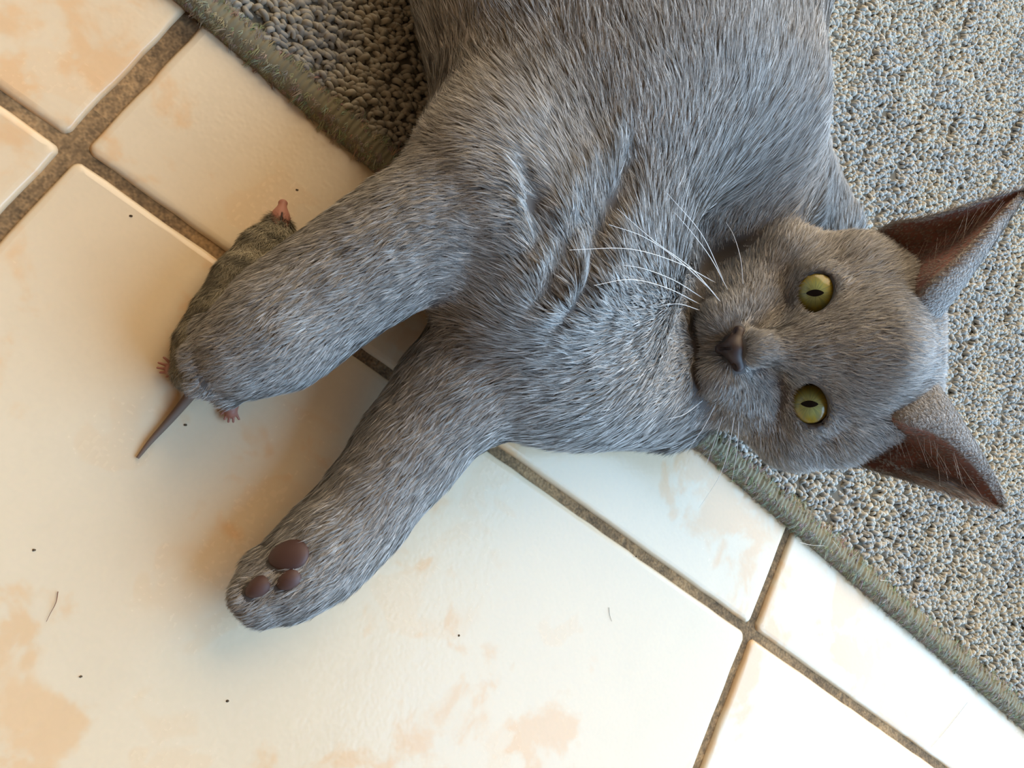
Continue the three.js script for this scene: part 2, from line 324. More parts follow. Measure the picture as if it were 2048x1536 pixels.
// ---------------------------------------------------------------- rug
const RUG_H = 0.0088, R0 = W(345, 0), R1 = W(2040, 1455), rugE = R1.clone().sub(R0).normalize();
const rugQ = v3(rugE.z, 0, -rugE.x); if (rugQ.dot(W(1900, 100).sub(R0)) < 0) rugQ.negate();
const rugAt = (e, q, y = 0) => R0.clone().addScaledVector(rugE, e).addScaledVector(rugQ, q).setY(y);
const rugIn = (x, z) => (x - R0.x) * rugQ.x + (z - R0.z) * rugQ.z;
const groundAt = (x, z) => RUG_H * sstep(-0.0035, 0.001, rugIn(x, z));
const rug = thing('rug', 'grey-beige looped pile rug with fuzzy bound edge lying on the tiles under the cat', 'rug');
const RE0 = -0.22, RE1 = 0.64, RQ = 0.50;
{
  const turn = Math.atan2(-rugE.z, rugE.x);
  const base = mesh('backing', new THREE.BoxGeometry(RE1 - RE0 - 0.004, 0.0045, RQ - 0.004), mat({ color: lin(0.12, 0.11, 0.085), roughness: 1 }), rug);
  base.position.copy(rugAt((RE0 + RE1) / 2, RQ / 2, 0.0023)); base.rotation.y = turn;
  // loops of yarn, in ribs that run across the rug
  const arc = []; for (let i = 0; i <= 7; i++) { const a = i / 7 * Math.PI; arc.push(v3(Math.cos(a) * 0.0011, Math.sin(a) * 0.0023, Math.sin(a) * 0.0007)); }
  const loop = tubeAlong(arc, 0.00096, 0.00096, 8, 6);
  const M = [], C = [], m = new THREE.Matrix4(), q = new THREE.Quaternion(), eu = new THREE.Euler();
  const pe = 0.00245, pq = 0.0020, rib = 0.0235;
  for (let e = RE0 + 0.004; e < RE1 - 0.003; e += pe) for (let s = 0.0112; s < RQ - 0.003; s += pq) {
    const ee = e + rr(-0.0009, 0.0009), ss = s + rr(-0.0008, 0.0008), wob = (noise3(ss * 60, Math.floor(ee / rib) * 3.1, 4) - 0.5) * 0.005;
    const f = ((ee + wob) / rib) % 1, g = Math.min(Math.abs(f), Math.abs(1 - Math.abs(f))) * rib, gap = g < 0.0011;
    if (gap && rnd() < 0.7) continue;
    const p = rugAt(ee, ss, 0.0038 + rr(-0.0007, 0.0006) - (gap ? 0.0014 : 0) + (fbm(ee * 60, ss * 60, 1, 2) - 0.5) * 0.002);
    eu.set(rr(-0.75, 0.55), turn + rr(-0.9, 0.9) + 0.5, rr(-0.45, 0.45), 'YXZ'); q.setFromEuler(eu);
    const k = rr(0.82, 1.25); m.compose(p, q, v3(k * rr(0.9, 1.2), k, k)); M.push(...m.elements);
    const t = rr(0.8, 1.15), w = fbm(ee * 45, ss * 45, 12, 3), bl = sstep(0.42, 0.6, w + rr(-0.08, 0.08));
    const c1 = [0.42, 0.40, 0.335], c2 = [0.375, 0.375, 0.345]; C.push(...c1.map((c, i) => (c + (c2[i] - c) * bl) * t));
  }
  const im = new THREE.InstancedMesh(loop, mat({ color: 0xffffff, roughness: 0.95, sheen: 0.3, sheenRoughness: 0.6 }), M.length / 16);
  im.instanceMatrix.array.set(M); im.instanceColor = new THREE.InstancedBufferAttribute(new Float32Array(C), 3); im.name = 'loop_pile'; im.userData.kind = 'stuff'; im.castShadow = im.receiveShadow = true; rug.add(im);
  // bound edge: a soft roll and its fuzz
  const prof = []; for (let i = 0; i <= 12; i++) { const a = Math.PI - i / 12 * Math.PI; prof.push([0.0066 + Math.cos(a) * 0.0064, 0.0004 + Math.pow(Math.sin(a), 0.75) * 0.0068]); }
  const pos = [], idx = [], ns = 1500;
  for (let i = 0; i <= ns; i++) { const e = RE0 + (RE1 - RE0) * i / ns; for (const [s, y] of prof) { const k = 1 + (noise3(e * 400, s * 300, y * 300) - 0.5) * 0.16 + 0.05 * Math.sin(e / 0.0024 * 6.283 + 2 * noise3(e * 90, 0, 3)); const p = rugAt(e, s * k, y * k); pos.push(p.x, p.y, p.z); } }
  for (let i = 0; i < ns; i++) for (let j = 0; j < 12; j++) { const a = i * 13 + j, b = a + 13; idx.push(a, b, a + 1, a + 1, b, b + 1); }
  const bg = new THREE.BufferGeometry(); bg.setAttribute('position', new THREE.Float32BufferAttribute(pos, 3)); bg.setIndex(idx); bg.computeVertexNormals();
  if (bg.attributes.normal.getY(6) < 0) { for (let i = 0; i < idx.length; i += 3) [idx[i], idx[i + 1]] = [idx[i + 1], idx[i]]; bg.setIndex(idx); bg.computeVertexNormals(); }
  const bind = mesh('binding', bg, mat({ color: lin(0.25, 0.235, 0.16), roughness: 1 }), rug);
  var bindMesh = bind;
}

// ---------------------------------------------------------------- cat: one skin from one field
const cat = thing('cat', 'blue-grey shorthaired cat with green eyes lying on its side, one paw on a dead shrew', 'cat');
const FUR = 0.0026;
const J = (px, py, h, rpx, fur = FUR) => { const p = W(px, py, h); return { p, r: rpx * perPx(p) - fur }; };
const cf = new Field();
const flow = (px, py, h, dx, dy) => W(px + dx, py + dy, h).sub(W(px, py, h)).normalize();
function limb(pts, k, o) { for (let i = 0; i + 1 < pts.length; i++) { const a = pts[i], b = pts[i + 1]; cf.cap(a.p, a.r, b.p, b.r, k, { flow: o.flow || b.p.clone().sub(a.p).normalize(), len: o.len, part: o.part }); } }
const up3 = flow(1300, 100, 0.05, -0.25, -1);
// trunk, lying on its flank
for (const [x, r, h] of [[1452, 180, 0.046], [1262, 245, 0.050], [1062, 205, 0.044]]) limb([J(x - 10, -620, h, r), J(x, -60, h, r), J(x, 190, h, r * 0.97)], 0.032, { flow: up3, len: 0.0105, part: 'trunk' });
limb([J(1262, 190, 0.050, 240), J(1180, 400, 0.050, 215)], 0.022, { flow: flow(1200, 300, 0.06, -0.2, -1), len: 0.010, part: 'trunk' });
limb([J(1420, 230, 0.042, 205), J(1440, 385, 0.028, 188)], 0.022, { flow: flow(1420, 300, 0.05, 0.1, -1), len: 0.010, part: 'trunk' });
limb([J(985, 340, 0.056, 175), J(1060, 520, 0.056, 190)], 0.02, { flow: flow(985, 340, 0.06, -0.45, -0.9), len: 0.0092, part: 'shoulder' });
// chest, throat and nape
limb([J(1090, 560, 0.046, 195), J(1100, 700, 0.040, 175)], 0.02, { flow: flow(1100, 600, 0.05, -0.95, 0.1), len: 0.0098, part: 'chest' });
limb([J(1180, 590, 0.037, 172), J(1185, 735, 0.029, 150)], 0.022, { flow: flow(1190, 640, 0.05, -0.95, 0.15), len: 0.0098, part: 'chest' });
limb([J(1255, 560, 0.022, 150), J(1265, 720, 0.018, 146)], 0.014, { flow: flow(1290, 640, 0.05, -0.95, 0.2), len: 0.0098, part: 'chest' });
limb([J(1515, 290, 0.034, 122), J(1632, 462, 0.034, 92)], 0.014, { flow: flow(1500, 480, 0.05, -0.3, -1), len: 0.0092, part: 'nape' });
limb([J(1040, 745, 0.034, 128), J(1330, 775, 0.018, 132)], 0.014, { flow: flow(1200, 800, 0.04, -0.8, 0.55), len: 0.0105, part: 'chest' });
// the upper foreleg, its paw on the shrew
limb([J(960, 420, 0.060, 158), J(825, 470, 0.052, 122), J(718, 540, 0.044, 116), J(620, 609, 0.0365, 112), J(548, 668, 0.033, 109), J(484, 708, 0.0305, 98)], 0.014, { len: 0.0056, part: 'leg' });
for (const [x, y, h, r] of [[422, 658, 0.0265, 46], [404, 710, 0.0290, 50], [412, 758, 0.0275, 49], [460, 780, 0.025, 46]]) { const a = J(500, 704, 0.031, 58), b = J(x, y, h, r, 0.0018); limb([a, b], 0.0035, { len: 0.0042, part: 'paw' }); }
// the lower foreleg on the floor, pads to the camera
limb([J(985, 690, 0.038, 130), J(900, 795, 0.030, 112), J(812, 908, 0.0235, 101), J(722, 1026, 0.0195, 92), J(640, 1110, 0.0185, 90), J(585, 1152, 0.0185, 84)], 0.014, { len: 0.0062, part: 'leg' });
for (const [x, y, h, r] of [[524, 1132, 0.0165, 46], [500, 1184, 0.019, 44], [528, 1214, 0.017, 46], [584, 1206, 0.0150, 48]]) { const a = J(590, 1145, 0.018, 54), b = J(x, y, h, r, 0.0018); limb([a, b], 0.0045, { len: 0.0042, part: 'paw' }); }
limb([J(590, 1150, 0.018, 84), J(535, 1180, 0.018, 66)], 0.008, { len: 0.0045, part: 'paw' });
// head: axes x to its left (down the picture), y to its crown (right), z out of the face
const HC = W(1668, 697, 0.0610), hz = camPos.clone().sub(HC).normalize(), hy = camX.clone().addScaledVector(hz, -camX.dot(hz)).normalize(), hx = hy.clone().cross(hz).normalize();
const HA = [hx, hy, hz];
const atFace = (px, py, lz) => { const r = rayOf(px, py), t = (HC.clone().addScaledVector(hz, lz).sub(camPos)).dot(hz) / r.dot(hz); return camPos.clone().addScaledVector(r, t); };
const hl = (p) => { const q = p.clone().sub(HC); return [q.dot(hx), q.dot(hy), q.dot(hz)]; };
const HO = { head: true, len: 0.0065, part: 'head' };
const cm = 0.01;
cf.ell(HC, HA, v3(3.45 * cm, 3.28 * cm, 3.35 * cm), 0.016, HO);
for (const [x, y, z, r] of [[1600, 530, 0.3, 1.25], [1592, 874, 0.3, 1.25]]) cf.cap(atFace(x, y, z * cm), r * cm, atFace(1660, y > 700 ? 830 : 570, 0.2 * cm), 1.5 * cm, 0.012, { ...HO, len: 0.0085 });
cf.cap(HC.clone().addScaledVector(hz, -0.012).addScaledVector(hy, -0.014), 0.025, W(1390, 560, 0.020), 0.019, 0.010, { flow: flow(1390, 560, 0.03, -0.7, -0.7), len: 0.009, part: 'nape' });   // neck
for (const [x, y, r] of [[1715, 545, 1.45], [1680, 850, 1.45]]) cf.cap(atFace(x, y, -0.1 * cm), r * cm, atFace(x - 40, y > 700 ? 790 : 610, 0), 1.6 * cm, 0.012, { ...HO, len: 0.0075 });   // temples
cf.cap(atFace(1798, 606, -0.3 * cm), 1.42 * cm, atFace(1796, 790, -0.3 * cm), 1.42 * cm, 0.014, HO);   // crown
cf.cap(atFace(1745, 697, 1.9 * cm), 1.55 * cm, atFace(1620, 696, 2.85 * cm), 0.95 * cm, 0.012, HO);      // brow
for (const y of [-1, 1]) cf.cap(atFace(1440, 697 + y * 88, 2.0 * cm), 0.85 * cm, atFace(1560, 697 + y * 150, 0.9 * cm), 1.35 * cm, 0.010, { ...HO, len: 0.0065 });   // jaw
cf.cap(atFace(1620, 696, 2.75 * cm), 0.78 * cm, atFace(1500, 697, 4.1 * cm), 0.55 * cm, 0.008, { ...HO, len: 0.0042 });   // bridge of the nose
for (const y of [646, 750]) cf.cap(atFace(1446, y, 3.55 * cm), 0.84 * cm, atFace(1500, y + (y > 700 ? 38 : -38), 2.2 * cm), 1.0 * cm, 0.007, { ...HO, len: 0.0048 });   // whisker pads
cf.cap(atFace(1404, 697, 3.0 * cm), 0.58 * cm, atFace(1500, 697, 2.0 * cm), 1.3 * cm, 0.007, { ...HO, len: 0.005 });       // chin
cf.ground = groundAt;
// eyes: balls in lids
const EYES = [{ px: 1630, py: 586, tilt: 0.42, w: 0.80, h: 0.62 }, { px: 1619, py: 808, tilt: -0.30, w: 0.86, h: 0.63 }];
const EYE_R = 0.0093;
for (const e of EYES) {
  const s = cf.hit(e.px, e.py);
  const surf = hl(s.p)[2];
  e.lz = surf - 0.0072;
  e.c = atFace(e.px, e.py, e.lz);
  e.n = camPos.clone().sub(e.c).normalize();                               // it looks into the lens
  e.out = hx.clone().multiplyScalar(Math.cos(e.tilt)).addScaledVector(hy, -Math.sin(e.tilt)); e.out.addScaledVector(e.n, -e.out.dot(e.n)).normalize();
  e.tall = e.n.clone().cross(e.out).normalize();
}
for (const e of EYES) cf.ell(e.c, [e.out, e.tall, e.n], v3(EYE_R + 0.0017, EYE_R + 0.0012, EYE_R + 0.0009), 0.0045, { ...HO, len: 0.0035 });
for (const e of EYES) {
  cf.cutEll(e.c.clone().addScaledVector(e.n, EYE_R), [e.out, e.tall, e.n], v3(e.w * cm, e.h * cm, 0.011), 0.0012);
}
// folds of skin between neck and shoulder
const FOLDS = [
  [[1266, 305], [1266, 351], [1247, 415], [1217, 478], [1203, 537], [1188, 590], [1139, 655]],
  [[1172, 425], [1149, 512], [1120, 571], [1092, 618]],
  [[1212, 380], [1188, 468], [1168, 512]],
  [[1061, 340], [1088, 425], [1106, 488], [1082, 520]],
];
const foldPts = FOLDS.map((l) => l.map(([x, y]) => { const s = cf.hit(x, y); return s.p.addScaledVector(s.n, 0.0012); }));
foldPts.forEach((l, k) => { for (let i = 0; i + 1 < l.length; i++) { const r = (j) => 0.0042 * (k === 0 ? 1.35 : 1.0) * Math.sin(Math.PI * (j + 0.6) / (l.length + 0.2)); cf.cut(l[i], r(i), l[i + 1], r(i + 1), 0.004); } });
// mouth
{
  const m = [[1438, 698], [1404, 698], [1392, 660], [1398, 625]], m2 = [[1404, 698], [1392, 736], [1398, 770]];
  for (const l of [m, m2]) { const h = l.map(([x, y]) => cf.hit(x, y).p); for (let i = 0; i + 1 < h.length; i++) cf.cut(h[i], 0.0012, h[i + 1], 0.0011, 0.002); }
}
// paw pads on the lower paw: flattened cushions on the skin
const PADS = [[576, 1110, 43, 31, -0.15], [516, 1174, 29, 20, -0.6], [578, 1160, 27, 20, -0.6]].map(([x, y, a, b, t]) => { const s = cf.hit(x, y); return { ...s, a: a * perPx(s.p), b: b * perPx(s.p), u: camX.clone().multiplyScalar(Math.cos(t)).addScaledVector(camY, -Math.sin(t)) }; });
for (const q of PADS) { q.u.addScaledVector(q.n, -q.u.dot(q.n)).normalize(); q.w = q.n.clone().cross(q.u); }

const corners = [W(300, 1320, 0), W(2048, 600, 0), W(900, -640, 0.05), W(1700, -640, 0.02), W(300, 700, 0)];
const bx = new THREE.Box3().setFromPoints(corners);
const catGeo = skin(cf, v3(bx.min.x - 0.03, -0.003, bx.min.z - 0.06), v3(HC.x + 0.06, 0.128, bx.max.z + 0.03), 0.0021);
const nearEye = (p) => { let b = 9; for (const e of EYES) { const q = p.clone().sub(e.c), z = q.dot(e.n); if (z < 0) continue; const u = q.dot(e.out) / cm, v = q.dot(e.tall) / cm; b = Math.min(b, Math.hypot(u / e.w, v / e.h)); } return b; };
const FURC = [0.385, 0.374, 0.352];
paint(catGeo, () => [0.10, 0.094, 0.09]);
const body = mesh('body', catGeo, mat({ vertexColors: true, roughness: 0.85 }), cat);
console.log('cat triangles', catGeo.index.count / 3);

const padMat = mat({ color: lin(0.085, 0.042, 0.034), roughness: 0.6 });
for (const q of PADS) {
  const g = new THREE.SphereGeometry(1, 24, 14), P = g.attributes.position;
  for (let i = 0; i < P.count; i++) { const x = P.getX(i), y = P.getY(i), z = P.getZ(i), w = 1 + 0.12 * x; P.setXYZ(i, x * q.a, y * q.b * w, z * 0.0026 * (1 + 0.05 * noise3(x * 6, y * 6, 1))); }
  g.computeVertexNormals();
  const m = mesh('paw_pad', g, padMat, cat); m.quaternion.setFromRotationMatrix(new THREE.Matrix4().makeBasis(q.u, q.w, q.n)); m.position.copy(q.p).addScaledVector(q.n, -0.0006); m.userData.label = 'dark brown paw pad';
}
// eyes
for (const [k, e] of EYES.entries()) {
  const n = 512, d = new Uint8Array(n * (n / 2) * 4);
  for (let j = 0; j < n / 2; j++) for (let i = 0; i < n; i++) {
    const th = (1 - (j + 0.5) / (n / 2)) * 180, a = i / n * Math.PI * 2, o = (j * n + i) * 4;
    const fib = fbm(Math.cos(a) * 14, Math.sin(a) * 14, th * 0.05, 4), t = clamp(th / 52, 0, 1.3);
    const inner = [146, 158, 100], outer = [136, 118, 30]; let c = inner.map((v, q) => v + (outer[q] - v) * sstep(0.35, 0.95, t + (fib - 0.5) * 0.5));
    c = c.map((v) => v * (0.72 + 0.56 * fib)); const limb2 = sstep(0.93, 1.05, t); c = c.map((v, q) => v * (1 - limb2) + [30, 22, 12][q] * limb2);
    for (let q = 0; q < 3; q++) d[o + q] = clamp(c[q], 0, 255); d[o + 3] = 255;
  }
  const t = new THREE.DataTexture(d, n, n / 2); t.colorSpace = THREE.SRGBColorSpace; t.magFilter = t.minFilter = THREE.LinearFilter; t.needsUpdate = true;
  const wet = { clearcoat: 0.6, clearcoatRoughness: 0.03, roughness: 0.35 };
  const ball = mesh('eye', new THREE.SphereGeometry(EYE_R, 48, 32), mat({ map: t, ...wet }), cat);
  const basis = new THREE.Matrix4().makeBasis(e.n.clone().cross(hy).normalize().negate(), e.n, hy.clone().addScaledVector(e.n, -hy.dot(e.n)).normalize());
  ball.quaternion.setFromRotationMatrix(new THREE.Matrix4().makeBasis(hy.clone().addScaledVector(e.n, -hy.dot(e.n)).normalize(), e.n, hy.clone().cross(e.n).normalize()));
  ball.position.copy(e.c); ball.userData.label = k ? 'clear green eye with slit pupil' : 'olive green eye with slit pupil';
  const pos = [0, EYE_R + 0.00012, 0], idx = [], R = EYE_R + 0.00012, N2 = 32, rings = 3;                 // the pupil: an upright slit lying on the ball
  for (let r = 1; r <= rings; r++) for (let i = 0; i < N2; i++) { const a = i / N2 * 6.28319, x = 0.0031 * r / rings * Math.cos(a), z = (k ? 0.0013 : 0.0013) * r / rings * Math.sin(a) * (1 - 0.35 * Math.cos(a) ** 2); pos.push(x, Math.sqrt(R * R - x * x - z * z), z); }
  for (let i = 0; i < N2; i++) { idx.push(0, 1 + (i + 1) % N2, 1 + i); for (let r = 0; r < rings - 1; r++) { const a = 1 + r * N2 + i, b = 1 + r * N2 + (i + 1) % N2; idx.push(a, b, a + N2, b, b + N2, a + N2); } }
  const g = new THREE.BufferGeometry(); g.setAttribute('position', new THREE.Float32BufferAttribute(pos, 3)); g.setIndex(idx); g.computeVertexNormals();
  mesh('pupil', g, mat({ color: lin(0.004, 0.004, 0.005), ...wet, clearcoat: 0.25, specularIntensity: 0.3 }), ball);
}
// nose leather
{
  const nf = new Field(), N = (x, y, dz) => { const s = cf.hit(x, y); return s.p.addScaledVector(hz, dz); };
  const c = N(1468, 697, 0), wA = N(1476, 664, -0.0005), wB = N(1476, 731, -0.0005), tip = N(1443, 698, -0.001), z0 = Math.max(hl(c)[2], hl(wA)[2]);
  const lift = (p, lz) => p.clone().addScaledVector(hz, lz - hl(p)[2]);
  const C = lift(c, z0 + 0.0004), A = lift(wA, z0 - 0.0018), Bq = lift(wB, z0 - 0.0018), T = lift(tip, z0 - 0.0022);
  nf.cap(C, 0.0036, T, 0.0020, 0.001).cap(C, 0.0034, A, 0.0024, 0.002).cap(C, 0.0034, Bq, 0.0024, 0.002);
  for (const [q, s] of [[A, -1], [Bq, 1]]) { const o = q.clone().addScaledVector(hz, 0.0022).addScaledVector(hy, -0.0016); nf.cut(o, 0.0009, o.clone().addScaledVector(hx, s * 0.003).addScaledVector(hy, 0.001), 0.0007, 0.0008); }
  nf.cut(C.clone().addScaledVector(hz, 0.004).addScaledVector(hy, -0.001), 0.0005, T.clone().addScaledVector(hz, 0.0021), 0.0004, 0.0008);
  const b = new THREE.Box3().setFromPoints([C, A, Bq, T]).expandByScalar(0.006);
  const n = mesh('nose', skin(nf, b.min, b.max, 0.0004), mat({ color: lin(0.05, 0.034, 0.032), roughness: 0.5 }), cat); n.userData.label = 'dark grey-brown nose leather';
  var noseField = nf, noseC = C;
}
// ears: lofted from curves (outer edge, hollow, inner edge, back of the rim, back), each as pixel and height on the head
const earDefs = [
  [[[1725, 478, -0.4], [1782, 446, 0.3], [1850, 434, 0.8], [1930, 412, 0.9], [1992, 393, 0.6], [2040, 381, 0.2]],
   [[1745, 545, -0.9], [1800, 515, -0.4], [1872, 488, -0.2], [1940, 452, 0.1], [1998, 412, 0.2], [2040, 384, 0.15]],
   [[1815, 622, 1.3], [1862, 566, 1.75], [1925, 507, 1.55], [1984, 444, 1.0], [2024, 403, 0.5], [2044, 385, 0.2]],
   [[1870, 650, 0.5], [1922, 582, 0.9], [1972, 512, 0.8], [2014, 448, 0.5], [2040, 408, 0.25], [2050, 386, 0.1]],
   [[1785, 560, -1.7], [1840, 510, -1.3], [1900, 474, -0.8], [1956, 440, -0.4], [2008, 406, -0.1], [2044, 382, 0.05]]],
  [[[1665, 915, -0.4], [1728, 936, 0.3], [1800, 957, 0.8], [1872, 978, 0.9], [1942, 1000, 0.6], [1992, 1011, 0.2]],
   [[1725, 845, -0.9], [1775, 880, -0.4], [1830, 908, -0.2], [1900, 948, 0.1], [1950, 980, 0.2], [1994, 1009, 0.15]],
   [[1748, 795, 1.3], [1800, 838, 1.75], [1872, 866, 1.5], [1930, 912, 1.0], [1970, 960, 0.5], [1998, 1008, 0.2]],
   [[1862, 745, 0.5], [1900, 802, 0.9], [1938, 860, 0.75], [1972, 920, 0.5], [1998, 972, 0.25], [2004, 1012, 0.1]],
   [[1770, 820, -1.7], [1820, 860, -1.3], [1890, 890, -0.8], [1940, 935, -0.4], [1975, 975, -0.1], [1997, 1012, 0.05]]],
];
const ears = earDefs.map((def, side) => {
  const curves = def.map((c) => new THREE.CatmullRomCurve3(c.map(([x, y, z]) => atFace(x, y, z * cm))));
  const NU = 30, NV = 48, pos = [], idx = [], col = [], vv = [];
  for (let i = 0; i <= NU; i++) {
    const u = i / NU, ring = curves.map((c) => c.getPoint(u)), cl = new THREE.CatmullRomCurve3(ring, true, 'centripetal');
    for (let k = 0; k < NV; k++) { const t = k / NV, p = cl.getPoint(t); pos.push(p.x, p.y, p.z); vv.push(t * 5); }
  }
  for (let i = 0; i < NU; i++) for (let k = 0; k < NV; k++) { const a = i * NV + k, b = i * NV + (k + 1) % NV; if (side) idx.push(a, b, a + NV, b, b + NV, a + NV); else idx.push(a, a + NV, b, b, a + NV, b + NV); }
  for (let k = 1; k < NV - 1; k++) { const o = NU * NV; if (side) idx.push(o, o + k, o + k + 1); else idx.push(o, o + k + 1, o + k); }
  const g = new THREE.BufferGeometry(); g.setAttribute('position', new THREE.Float32BufferAttribute(pos, 3)); g.setIndex(idx); g.computeVertexNormals();
  paint(g, (p, n, i) => { const t = vv[i], inner = t > 0.15 && t < 1.95; const m = noise3(p.x * 300, p.y * 300, p.z * 300); return inner ? [0.25 * (0.6 + 0.6 * m), 0.115 * (0.6 + 0.6 * m), 0.085 * (0.6 + 0.6 * m)] : FURC.map((c) => c * 0.7); });
  const m = mesh('ear', g, mat({ vertexColors: true, roughness: 0.8 }), cat);
  m.userData.label = side ? 'ear lying low over the rug with reddish hollow' : 'ear standing up with reddish hollow';
  return { m, g, curves, tip: curves[0].getPoint(1), base: atFace(side ? 1800 : 1810, side ? 880 : 520, 0) };
});

// ---------------------------------------------------------------- coat
const furMat = mat({ vertexColors: true, roughness: 0.62, sheen: 0.35, sheenRoughness: 0.35 });
const weights = (p) => {
  const dir = v3(); let len = 0, tot = 0, head = 0;
  for (const q of cf.p) {
    const e = cf.one(q, p.x, p.y, p.z); if (e > 0.02) continue;
    const w = Math.exp(-Math.max(e, -0.004) / 0.006);
    if (q.head) { head += w; dir.addScaledVector(p.clone().sub(noseC).addScaledVector(hz, -0.5 * p.clone().sub(noseC).dot(hz)).normalize(), w); } else dir.addScaledVector(q.flow, w);
    len += w * q.len; tot += w;
  }
  return { dir: dir.normalize(), len: len / tot, head: head / tot };
};
const inView = (p) => { const [x, y] = toPx(p); return x > -150 && x < 2250 && y > -260 && y < 1700; };
function coat(p, n) {
  if (p.y < groundAt(p.x, p.z) + 0.0012 && n.y < 0.2) return null;
  const toCam = camPos.clone().sub(p).normalize().dot(n); if (toCam < -0.75) return null;
  const k = nearEye(p), byNose = p.distanceTo(noseC) < 0.0115; if (k < 1.03) return null;
  for (const q of PADS) { const d = p.clone().sub(q.p), a = d.dot(q.u) / q.a, b = d.dot(q.w) / q.b; if (a * a + b * b < 0.72 && Math.abs(d.dot(q.n)) < 0.006) return null; }
  if (noseField.at(p.x, p.y, p.z) < 0.0001) return null;
  const w = weights(p), f = 130, wav = fbm(p.x * f, p.y * f, p.z * f, 3) - 0.5, clump = noise3(p.x * 420, p.y * 420, p.z * 420) - 0.5;
  let len = w.len; if (k < 1.6) len *= 0.5 + 0.5 * (k - 1.03) / 0.57;
  let dense = clamp(0.0105 / len, 0.7, 2.0); if (toCam < -0.2) dense *= 0.4; if (!inView(p)) dense *= 0.08;
  if (byNose) dense *= 2.4;
  const t = (1 + (noise3(p.x * 240, p.y * 240, p.z * 240) - 0.5) * 0.3) * (0.5 + 0.95 * rnd());
  return { dir: w.dir, len, lift: (byNose ? 1.3 : 0.82) + clump * 0.5 + wav * 0.3, dense, yaw: wav * 0.9 + clump * 0.4 + rr(-0.22, 0.22), tint: FURC.map((c) => c * t) };
}
const tuftBody = tuft(6, 0.11, 0.018, 0.3, 77);
const fur = furOn('fur', catGeo, 105000, tuftBody, furMat, cat, coat, 0.0004, (x, z) => 0.0004 + 1.12 * groundAt(x, z));
console.log('fur triangles', fur.geometry.index.count / 3);
for (const [s, e] of ears.entries()) {
  const along = e.tip.clone().sub(e.base).normalize();
  const n0 = e.g.attributes.color;
  // hair on the back and rims is dense, in the hollow thin
  const isIn = (() => { const P = e.g.attributes.position, list = []; for (let i = 0; i < P.count; i += 3) list.push([P.getX(i), P.getY(i), P.getZ(i), n0.getX(i) > 1.3 * n0.getY(i) ? 1 : 0]); return (p) => { let b = 1e9, r = 0; for (const l of list) { const d = (l[0] - p.x) ** 2 + (l[1] - p.y) ** 2 + (l[2] - p.z) ** 2; if (d < b) { b = d; r = l[3]; } } return r; }; })();
  furOn('ear_fur', e.g, 7500, tuftBody, furMat, e.m, (p, n) => {
    const inn = isIn(p), t = rr(0.75, 1.25), away = p.distanceTo(e.base) / e.tip.distanceTo(e.base);
    return { dir: along.clone().addScaledVector(hz, inn ? 0.3 : 0), len: inn ? 0.0048 : 0.0036, lift: inn ? 0.9 : 0.7, dense: inn ? 0.3 * (1.7 - away) : 1, yaw: rr(-0.35, 0.35), tint: (inn ? [0.27, 0.2, 0.165] : FURC).map((c) => c * t) };
  }, 0.0002);
  // long guard hairs that cross the hollow from its front rim
  const strands = [], ridge = e.curves[2], lat = e.curves[0];
  for (let i = 0; i < 46; i++) {
    const u = Math.pow(rnd(), 1.3) * 0.62, from = (s ? ridge : ridge).getPoint(u).lerp(e.curves[1].getPoint(u), rr(0.1, 0.75)), to = lat.getPoint(clamp(u + rr(0.12, 0.35), 0, 1));
    const dir = to.sub(from).normalize(), L = rr(0.006, 0.014), mid = from.clone().addScaledVector(dir, L * 0.55).addScaledVector(hz, L * 0.25), end = from.clone().addScaledVector(dir, L).addScaledVector(hz, L * 0.3);
    strands.push(tubeAlong([from, mid, end], 0.00007, 0.00002, 6, 3));
  }
  const gh = mesh('guard_hair', mergeGeometries(strands), mat({ color: lin(0.5, 0.42, 0.34), roughness: 0.5 }), e.m); gh.userData.kind = 'stuff';
}
// fuzz of the rug's bound edge, where the cat does not lie on it
furOn('binding_fuzz', bindMesh.geometry, 14000, tuft(6, 0.11, 0.03, 0.2, 41), mat({ vertexColors: true, roughness: 0.9 }), bindMesh, (p, n) => {
  if (cf.at(p.x, p.y, p.z) < 0.009) return null; const s = rugIn(p.x, p.z), out = rnd() < 0.07;
  return { dir: rugQ.clone().multiplyScalar(s < 0.0055 ? -1 : 1).addScaledVector(rugE, rr(-0.5, 0.5)).add(v3(0, s < 0.0055 ? -0.5 : 0, 0)), len: out ? 0.0055 : 0.0030, lift: out ? 1.1 : 0.7, dense: 1, yaw: rr(-0.5, 0.5), tint: [0.33, 0.312, 0.225].map((c) => c * rr(0.75, 1.2)) };
});
// whiskers: pixel runs, roots on the muzzle, rising from it
const whiskerMat = mat({ color: lin(0.85, 0.84, 0.82), roughness: 0.35 });
const WHISK = [
  [[1442, 605], [1383, 537], [1310, 483], [1234, 417]], [[1432, 590], [1359, 522], [1286, 473], [1217, 449]], [[1432, 566], [1359, 527], [1261, 498], [1139, 500]],
  [[1408, 598], [1349, 561], [1286, 537], [1246, 530]], [[1403, 610], [1334, 576], [1261, 559], [1188, 571]], [[1456, 581], [1422, 517], [1383, 464], [1349, 425]],
  [[1486, 571], [1481, 517], [1466, 468], [1452, 444]], [[1447, 561], [1403, 468], [1334, 386]], [[1403, 622], [1359, 608], [1322, 611]],
  [[1432, 806], [1409, 852], [1378, 897]], [[1446, 829], [1432, 874], [1412, 930]], [[1469, 829], [1457, 897], [1440, 950], [1398, 1016]], [[1405, 801], [1368, 829], [1332, 839]], [[1478, 838], [1474, 900], [1464, 962]],
];
